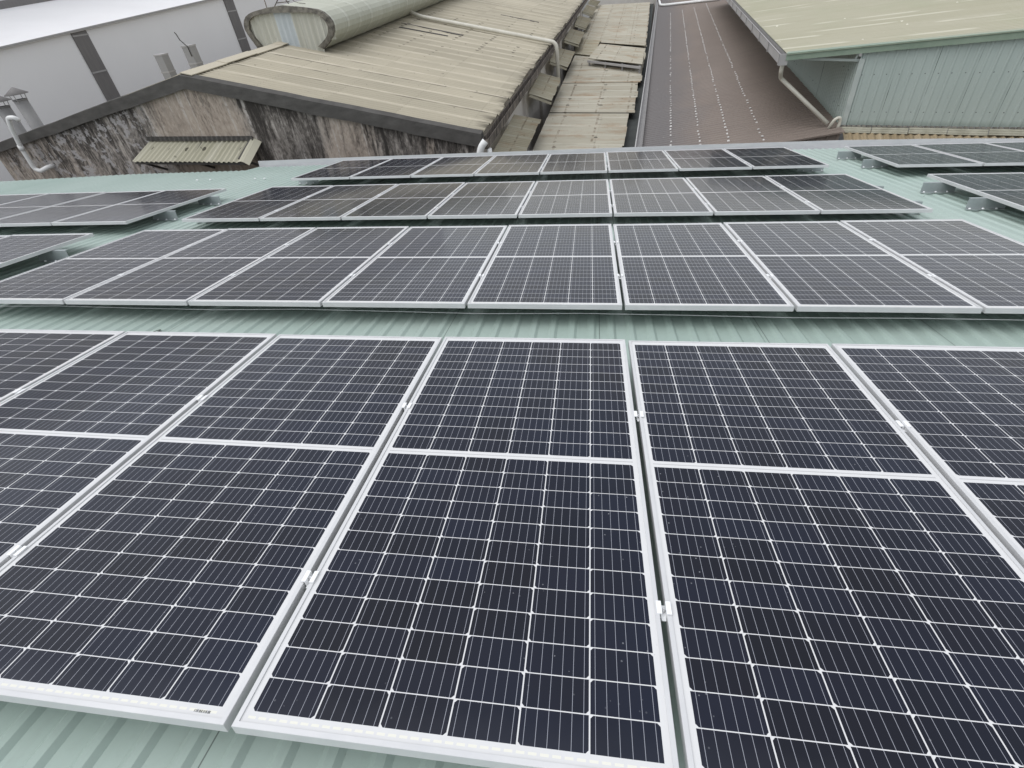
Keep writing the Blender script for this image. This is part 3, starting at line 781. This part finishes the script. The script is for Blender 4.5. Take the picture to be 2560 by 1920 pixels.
a_.beam((-13.0, 8.98, -1.385), (-9.66, 8.98, -1.505), .05, .05)
a_.build("timber_frame", MT['coping'], aw)
a_ = MB(OA)
corr_patch(a_, (-12.86, YG - .03, -.90), (-9.65, YG - .03, -1.02), (-12.86, YG - .06, -1.0), (-9.65, YG - .06, -1.12), .146, wave_sine(8, .026), 2)
a_.build("flashing", MT['coping'], aw, solid=.02)

# small canopies over the side windows
CAN = [((-3.80, 13.6), (-3.20, 14.6), (-3.52, 9.7), (-2.99, 10.6)), ((-4.20, 20.2), (-3.52, 21.2), (-3.92, 16.5), (-3.24, 17.1)), ((-4.55, 27.0), (-3.80, 28.2), (-4.25, 22.9), (-3.60, 23.7)),
       ((-4.85, 34.5), (-4.18, 36.0), (-4.52, 29.4), (-3.86, 30.6)), ((-5.25, 42.2), (-4.52, 44), (-4.85, 36.6), (-4.30, 38.2)), ((-5.60, 51), (-4.95, 53), (-5.30, 45.2), (-4.70, 46.8)), ((-5.85, 57), (-5.23, 60), (-5.70, 53.2), (-5.12, 56))]
CW = ["nearest of seven, rust striped", "second nearest of seven", "third nearest of seven, beside the pipe", "fourth nearest of seven", "fifth nearest of seven", "sixth nearest of seven", "farthest of seven at the top border"]
for i, (a, b, c, d) in enumerate(CAN):
    cn = thing("window_canopy", f"corrugated canopy under the beige roof's eave, {CW[i]}", "canopy", loc=(c[0], c[1], -1.75), group="window canopies along the alley")
    OC = (c[0], c[1], -1.75)
    q = MB(OC)
    corr_patch(q, (c[0], c[1], -1.75), (a[0], a[1], -1.75), (d[0], d[1], -2.15), (b[0], b[1], -2.15), .146, wave_sine(6, .02), 2, sheet=.9, jit=.012, lap=.01, ragged=.03)
    q.build("sheet", MT['canopy'], cn, solid=.01)
    q = MB(OC)
    for e0, e1 in (((c[0], c[1]), (d[0], d[1])), ((a[0], a[1]), (b[0], b[1]))):
        q.beam((e0[0], e0[1] + .05, -1.82), (e1[0] - .05, e1[1] + .05, -2.22), .06, .08)
    q.build("frame", MT['canopy'], cn)

# ------------------------------------------------------------------ alley roof
al = thing("alley_roof", "long low rust stained roof in the alley between beige and brown roofs", "roof", loc=(-2, 20, -2.7))
OL = (-2, 20, -2.7)
secs = [(9.5, 13.6, -.66), (13.6, 17.5, -.60), (17.5, 22.7, -.44), (22.7, 27.0, -.34), (27.0, 33.0, -.30)]
def lx(y): return -3.02 - (y - 9.5) * .0505
sh = MB(OL)
for y0, y1, xr in secs:
    corr_patch(sh, (lx(y0), y0, -2.60), (lx(y1), y1, -2.60), (xr, y0, -2.75), (xr, y1, -2.75), .146, wave_sine(6, .022), 3, lap=.012, sheet=1.05, jit=.005, ragged=.012, u0=y0)
sh.build("lower_sheet", MT['alley'], al, solid=.008)
sh = MB(OL)
corr_patch(sh, (-4.35, 34.6, -2.42), (-5.75, 60, -2.42), (-.32, 31.5, -2.56), (-.42, 60, -2.62), .146, wave_sine(6, .02), 3, lap=.01, sheet=1.05, jit=.004, ragged=.006)
sh.build("far_sheet", MT['alley'], al, solid=.008)
sh = MB(OL)
corr_patch(sh, (-3.0, 26.9, -2.30), (-2.72, 30.6, -2.18), (-.36, 24.5, -2.36), (-.30, 28.1, -2.24), .146, wave_sine(6, .018), 2, sheet=1.05, jit=.006, ragged=.01)
sh.build("raised_sheet", MT['alley'], al, solid=.008)
sh = MB(OL)
for t in (.02, .34, .66, .97):
    p, q = lerp((-2.99, 26.95, 0), (-.38, 24.6, 0), t), lerp((-2.72, 30.5, 0), (-.32, 28.1, 0), t)
    sh.box(p.x - .04, p.x + .04, p.y, p.y + .08, -2.72, -2.40); sh.box(q.x - .04, q.x + .04, q.y - .08, q.y, -2.72, -2.28)
sh.beam((-3.02, 26.86, -2.42), (-.40, 24.45, -2.48), .05, .09)
sh.build("raised_frame", MT['joint'], al)
sh = MB(OL)
corr_patch(sh, (-4.15, 30.4, -2.52), (-4.5, 35.2, -2.36), (-3.1, 29.6, -2.56), (-2.9, 34.2, -2.42), .146, wave_sine(6, .022), 2, sheet=.7, jit=.03, lap=.02, ragged=.03)
sh.build("patched_sheet", MT['canopy'], al, solid=.01)
sh = MB(OL)
sh.quad((-3.1, 9.4, -2.95), (-.2, 9.4, -2.98), (-.1, 62, -2.9), (-6, 62, -2.9))
sh.build("under_deck", MT['dark'], al, solid=.05)
# end wall past the alley
ewl = thing("far_building", "tan wall and small roof closing the far end of the alley", "building", loc=(-3, 62, -8))
OE = (-3, 62, -8)
q = MB(OE); q.box(-6.5, .2, 62, 66, -8, -.9); q.build("wall", MT['plaster'], ewl)
q = MB(OE); corr_patch(q, (-2.6, 66, -.1), (.4, 66, -.1), (-2.6, 61.4, -.8), (.4, 61.4, -.8), .2, wave_sine(6, .03), 2); q.build("roof", MT['canopy'], ewl, solid=.02)

# ------------------------------------------------------------------ brown roof
bn = thing("brown_building", "low building with dull brown ribbed roof crossed by four lines of white dots", "building", loc=(0, 11, -8))
OBN = (0, 11, -8)
def brz(x): return -2.6 + .1405 * (x + .18)
q = MB(OBN)
corr_patch(q, (4.37, 11.2, brz(4.37)), (5.6, 62, brz(5.6)), (-.10, 11.2, brz(-.10)), (.40, 62, brz(.40)), .2, [(0, 0), (.55, 0), (.65, .016), (.85, .016), (.95, 0)], 3, sheet=1.0, jit=.002)
q.build("roof_sheet", MT['brown'], bn, solid=.002)
q = MB(OBN)
xs_ = [(-.10 + .2 * i + .2 * f, h) for i in range(22) if .2 * i < 4.3 for f, h in ((0, 0), (.55, 0), (.65, .02), (.85, .02), (.95, 0))]
for (xa, ha), (xb, hb) in zip(xs_, xs_[1:]):
    q.quad((xa, 11.25 - ha, -8), (xb, 11.25 - hb, -8), (xb, 11.25 - hb, brz(xb) - .01), (xa, 11.25 - ha, brz(xa) - .01))
q.quad((-.02, 11.25, -8), (-.02, 11.25, -2.62), (.45, 62, -2.55), (.45, 62, -8))
q.build("wall", MT['brown'], bn, solid=.1)
q = MB(OBN)
q.beam((-.1, 11.18, brz(-.1) + .012), (4.3, 11.18, brz(4.3) + .012), .03, .035)
q.build("verge_trim", MT['brown'], bn)
q = MB(OBN)
for k in range(26):
    a, b = lerp((-.24, 11.2, -2.42), (.20, 62, -2.42), k / 26), lerp((-.24, 11.2, -2.42), (.20, 62, -2.42), (k + .99) / 26)
    for (x0, z0), (x1, z1) in (((.0, .0), (.0, -.2)), ((.0, -.2), (.16, -.2)), ((.16, -.2), (.16, -.05)), ((-.03, .004), (.0, .004))):
        q.quad(a + Vector((x0, 0, z0)), b + Vector((x0, 0, z0)), b + Vector((x1, 0, z1)), a + Vector((x1, 0, z1)))
q.build("gutter", MT['joint'], bn, solid=.006)
q = MB(OBN)
dr = random.Random(2)
for (x0, y0), (x1, y1) in (((.66, 11.6), (1.2, 45.5)), ((1.37, 11.5), (2.02, 45.6)), ((2.04, 11.4), (2.82, 45.3)), ((2.76, 11.3), (3.66, 45.8))):
    y = y0
    while y < y1:
        t = (y - y0) / (y1 - y0); xx = x0 + (x1 - x0) * t + dr.uniform(-.015, .015)
        if dr.random() > (.10 if x0 > 1.3 else .35 if y > 20 else .1):
            w = .024 * dr.uniform(.7, 1.25); L = .04 * dr.uniform(.7, 1.3); z = brz(xx) + .019
            q.hexa([(xx - w, y - L, z - .004), (xx + w, y - L, z + .004), (xx + w, y + L, z + .004), (xx - w, y + L, z - .004)],
                   [(xx - w * .7, y - L * .7, z + .012), (xx + w * .7, y - L * .7, z + .018), (xx + w * .7, y + L * .7, z + .018), (xx - w * .7, y + L * .7, z + .012)])
        y += .31
tag(q.build("sealant_patches", MT['dot'], bn), kind="stuff")
q = MB()
q.tube([(.32, 62, brz(.3) + .12), (.50, 52.3, brz(.5) + .12), (4.6, 45.2, brz(4.6) + .12)], .09, 10, bend=1.2)
tag(q.build("conduit", MT['pvc']), "white pipe bent across the far end of the brown roof", "pipe")

# ------------------------------------------------------------------ green clad building on the right
gb = thing("green_building", "tall building clad in pale green sheet with overhanging olive beige roof", "building", loc=(4.4, 11.71, -8))
OG = (4.4, 11.71, -8)
def wp(s, z, o=0.0):                     # point on the front wall: s metres along it, o metres out of it
    d = Vector((.9701, -.2425, 0)); n_ = Vector((-.2425, -.9701, 0)); return Vector((4.4, 11.71, 0)) + d * s + n_ * o + Vector((0, 0, z))
q = MB(OG)
prevc = None
i = 0
s = 0.0
while s < 9:
    for fx, h in ((0, 0), (.55, 0), (.66, .014), (.84, .014), (.95, 0)):
        ss = s + fx * .17
        zt = -.50 + .047 * ss
        col = [(q.vert(wp(ss, z, h)), (ss, z + 1.92)) for z in (-1.93, zt)]
        if prevc:
            k = [prevc[0], col[0], col[1], prevc[1]]
            q.face([j for j, _ in k], [u for _, u in k])
        prevc = col
    s += .17
q.build("front_wall", MT['green_wall'], gb, solid=.003)
q = MB(OG)
p0, p1 = wp(0, -1.97, -.02), Vector((4.95, 40, -1.9))
prevc = None
for i in range(180):
    for fx, h in ((0, 0), (.55, 0), (.66, .02), (.84, .02), (.95, 0)):
        t = (i + fx) / 180; p = lerp(p0, p1, t)
        col = [(q.vert((p.x - h, p.y, z)), (t * 28, z + 1.92)) for z in (-2.3, -.60)]
        if prevc:
            k = [prevc[0], prevc[1], col[1], col[0]]
            q.face([j for j, _ in k], [u for _, u in k])
        prevc = col
q.build("side_wall", MT['green_wall'], gb, solid=.003)
q = MB(OG)
q.hexa([wp(-.015, -1.93, -.1), wp(-.015, -1.93, .03), wp(.09, -1.93, .03), wp(.09, -1.93, -.1)][::-1], [wp(-.015, -.62, -.1), wp(-.015, -.62, .03), wp(.09, -.62, .03), wp(.09, -.62, -.1)][::-1])
q.build("corner_trim", MT['grey_trim'], gb)
# roof: slopes up to the right, eave on the left overhangs the brown roof
e0, e1 = Vector((2.98, 12.06, -.49)), Vector((3.75, 42, -.52))
v1 = e0 + (wp(4.1, 0) - wp(0, 0)).normalized() * 10 + Vector((0, 0, .60))
v2 = Vector((e1.x + 10, 40, .3))
q = MB(OG)
corr_patch(q, v1 + Vector((0, -.12, .03)), v2, e0 + Vector((0, -.12, .0)), e1, .17, [(0, 0), (.55, 0), (.66, .018), (.84, .018), (.95, 0)], 4, sheet=1.02, jit=.002)
q.build("roof_sheet", MT['olive'], gb, solid=.003)
q = MB(OG)
d = (v1 - e0).normalized()
n_ = Vector((-.2425, -.9701, 0)) * .10
def vg(t, dz, o): return e0 + (v1 - e0) * t + Vector((0, 0, dz)) + n_ * o
q.hexa([vg(0, -.115, .9), vg(1, -.115, .9), vg(1, -.115, .6), vg(0, -.115, .6)], [vg(0, .0, .9), vg(1, .0, .9), vg(1, .0, .6), vg(0, .0, .6)])
q.hexa([vg(0, .0, 1.1), vg(1, .0, 1.1), vg(1, .0, -1.0), vg(0, .0, -1.0)], [vg(0, .026, 1.1), vg(1, .026, 1.1), vg(1, .026, -1.0), vg(0, .026, -1.0)])
q.build("verge_fascia", MT['green_trim'], gb)
for a, b, w, h in ((wp(-1.12, -.60, -.05), wp(-.02, -.66, -.05), .05, .05), (wp(-.78, -.60, -.05), wp(-.52, -.53, -.05), .035, .035), (wp(-.10, -.66, -.05), wp(-.06, -.52, -.05), .06, .04),
                   (wp(-1.12, -.60, -2.2), wp(-.02, -.66, -2.2), .05, .05), (wp(-1.12, -.60, -4.4), wp(-.02, -.66, -4.4), .05, .05)):
    q = MB(OG); q.beam(a, b, w, h); q.build("truss_bar", MT['grey_trim'], gb)
q = MB(OG)
for k in range(16):
    a, b = lerp(e0 + Vector((-.13, -.06, .0)), e1 + Vector((-.13, 0, 0)), k / 16), lerp(e0 + Vector((-.13, -.06, .0)), e1 + Vector((-.13, 0, 0)), (k + .985) / 16)
    for (x0, z0), (x1, z1) in (((.0, .0), (.0, -.2)), ((.0, -.2), (.15, -.2)), ((.15, -.2), (.15, -.03)), ((-.02, .004), (.0, .004))):
        q.quad(a + Vector((x0, 0, z0)), b + Vector((x0, 0, z0)), b + Vector((x1, 0, z1)), a + Vector((x1, 0, z1)))
    q.beam(a + Vector((-.012, .1, .01)), a + Vector((-.012, .1, -.21)), .03, .015, (1, 0, 0))
q.box(e0.x - .15, e0.x + .03, e0.y - .075, e0.y - .06, -.70, -.48)
q.build("gutter", MT['joint'], gb, solid=.005)
q = MB()
q.tube([(2.95, 12.15, -.66), (2.95, 12.15, -.84), (3.02, 12.4, -1.02), (4.12, 11.75, brz(4.12) + .09)], .046, 12, bend=.07)
tag(q.build("downpipe", MT['pvc_old']), "pale downpipe slanting from the olive roof's gutter across the brown roof", "pipe")
q = MB()
q.tube([(4.13, 11.62, -1.98), (4.20, 11.60, -1.78), (4.30, 11.60, -1.74), (4.33, 11.62, -1.84), (4.31, 11.60, -2.05)], .035, 10, bend=.05)
tag(q.build("pipe_elbow", MT['pvc_old']), "small bent pale pipe stub at the foot of the green wall's corner", "pipe")
# tan lean-to roof under the green wall
lt = thing("tan_lean_to", "low tan roof with grey ridge caps along the green wall's foot", "roof", loc=(4.4, 11.7, -2))
OT = (4.4, 11.7, -2)
q = MB(OT)
corr_patch(q, wp(0.05, -2.04, .04), wp(9, -2.12, .04), wp(.25, -2.34, 1.4), wp(9.2, -2.42, 1.4), .146, wave_sine(6, .022), 2, sheet=.68, jit=.008)
q.build("sheet", MT['tan'], lt, solid=.008)
for i in range(13):
    s0 = -.08 + i * .70; q = MB(OT); jz = random.uniform(-.008, .008)
    pr = [(.0, .07), (.04, .085), (.08, .06), (.11, .02), (.13, -.01)]
    for (o0, z0), (o1, z1) in zip(pr, pr[1:]):
        q.quad(wp(s0, -2.05 + z0 + jz, .02 + o0), wp(s0 + .69, -2.055 + z0 + jz, .02 + o0), wp(s0 + .69, -2.055 + z1 + jz, .02 + o1), wp(s0, -2.05 + z1 + jz, .02 + o1))
    q.build("ridge_cap", MT['cap_tile'], lt, solid=.015, bevel=.006)
q = MB(OT); 
for i in range(90):
    s0 = .02 + i * .098; q.hexa([wp(s0, -1.955, .015), wp(s0 + .085, -1.955, .015), wp(s0 + .085, -1.955, .07), wp(s0, -1.955, .07)], [wp(s0 + .01, -1.925 + random.uniform(-.012, .012), .02), wp(s0 + .07, -1.925, .02), wp(s0 + .07, -1.935, .055), wp(s0 + .01, -1.935, .055)])
q.build("mortar_bead", MT['mortar'], lt)

# ------------------------------------------------------------------ white building on the left
wb = thing("white_building", "big pale grey building with white roof and dark vertical strips behind the gable", "building", loc=(-25, 20, -8))
OW = (-25, 20, -8)
def tz(y): return 1.06 + (y - 16.4) * .0495
q = MB(OW)
q.quad((-25, -5, -8), (-25, 80, -8), (-25, 80, tz(80)), (-25, -5, tz(-5)))
q.quad((-25, -5, -8), (-25, -5, tz(-5)), (-45, -5, tz(-5)), (-45, -5, -8))
q.build("wall", MT['white_wall'], wb, solid=.2)
for y0, y1 in ((8.6, 9.4), (19.72, 20.52), (30.65, 31.5), (41.7, 42.5), (52.7, 53.5)):
    st = MB(OW); st.box(-25.0, -24.94, y0, y1, -8, tz(y0) - .01); so = st.build("window_strip", MT['stripe'], wb)
    jn = MB(OW)
    for zz in (1.05, -.35, -1.75, -3.1): 
        if zz + .8 < tz(y0) + .75: jn.box(-24.955, -24.925, y0 - .01, y1 + .01, zz - .03, zz + .03)
    j = jn.build("joint_bar", MT['joint'], so)
q = MB(OW)
q.quad((-24.85, -5, tz(-5) + .03), (-24.85, 80, tz(80) + .03), (-31, 80, tz(80) + 1.0), (-31, -5, tz(-5) + 1.0))
q.build("roof", MT['white_roof'], wb, solid=.08)
q = MB(OW); q.beam((-24.84, -5, tz(-5) + .01), (-24.84, 80, tz(80) + .01), .05, .07); q.build("roof_edge", MT['joint'], wb)
q = MB(OW); q.beam((-31.1, -5, tz(-5) + 1.12), (-31.1, 80, tz(80) + 1.12), .3, .36); q.build("roof_flashing", MT['stripe'], wb)
q = MB(OW); q.quad((-31.2, -5, -1), (-31.2, 80, -1), (-31.2, 80, 12), (-31.2, -5, 12)); q.build("upper_wall", MT['white_wall'], wb, solid=.3)

# capped flues and square ducts behind the gable
for i, (xx, yy, zt, r, lab) in enumerate(((-19.63, 12, -.14, .19, "round grey flue with cone cap behind the left end of the gable"), (-20.55, 12, -.30, .20, "second capped grey flue, cut off by the left border"))):
    fl = thing("capped_flue", lab, "flue", loc=(xx, yy, -3), group="capped flues behind the gable")
    q = MB((xx, yy, -3)); q.tube([(xx, yy, -3), (xx, yy, zt)], r, 24, cap=False); q.tube([(xx, yy, zt - .03), (xx, yy, zt)], r + .012, 24, cap=False); q.build("pipe", MT['flue'], fl, solid=.004)
    q = MB((xx, yy, -3)); q.tube([(xx, yy, zt + .14), (xx, yy, zt + .15), (xx, yy, zt + .34)], [r * 1.72, r * 1.74, .012], 24); q.build("cone_cap", MT['stripe'], fl)
    q = MB((xx, yy, -3))
    for a in range(4): q.beam((xx + math.cos(a * 1.571 + .5) * r, yy + math.sin(a * 1.571 + .5) * r, zt - .1), (xx + math.cos(a * 1.571 + .5) * r * 1.2, yy + math.sin(a * 1.571 + .5) * r * 1.2, zt + .16), .02, .01, (0, 1, 0))
    q.build("cap_struts", MT['joint'], fl)
for i, (xx, yy, zt, lab) in enumerate(((-13.53, 12, .66, "shorter square grey duct rising behind the gable's peak"), (-12.50, 12, .80, "taller square grey duct with a bent rod at its top"))):
    dk = thing("square_duct", lab, "duct", loc=(xx, yy, -1), group="square ducts behind the gable")
    q = MB((xx, yy, -1)); q.box(xx - .13, xx + .13, yy - .13, yy + .13, -1, zt); q.build("duct", MT['flue'], dk, bevel=.008)
    for zz in (zt - .01, zt - .42):
        q = MB((xx, yy, -1)); q.box(xx - .137, xx + .137, yy - .137, yy + .137, zz - .02, zz + .015); q.build("flange", MT['joint'], dk)
    if i: 
        q = MB((xx, yy, -1)); q.tube([(xx + .10, yy - .15, zt - .25), (xx + .09, yy - .15, zt - .02), (xx - .06, yy - .15, zt + .14), (xx - .10, yy - .15, zt + .28), (xx - .13, yy - .15, zt + .32)], .013, 6); q.build("bent_rod", MT['coping'], dk)
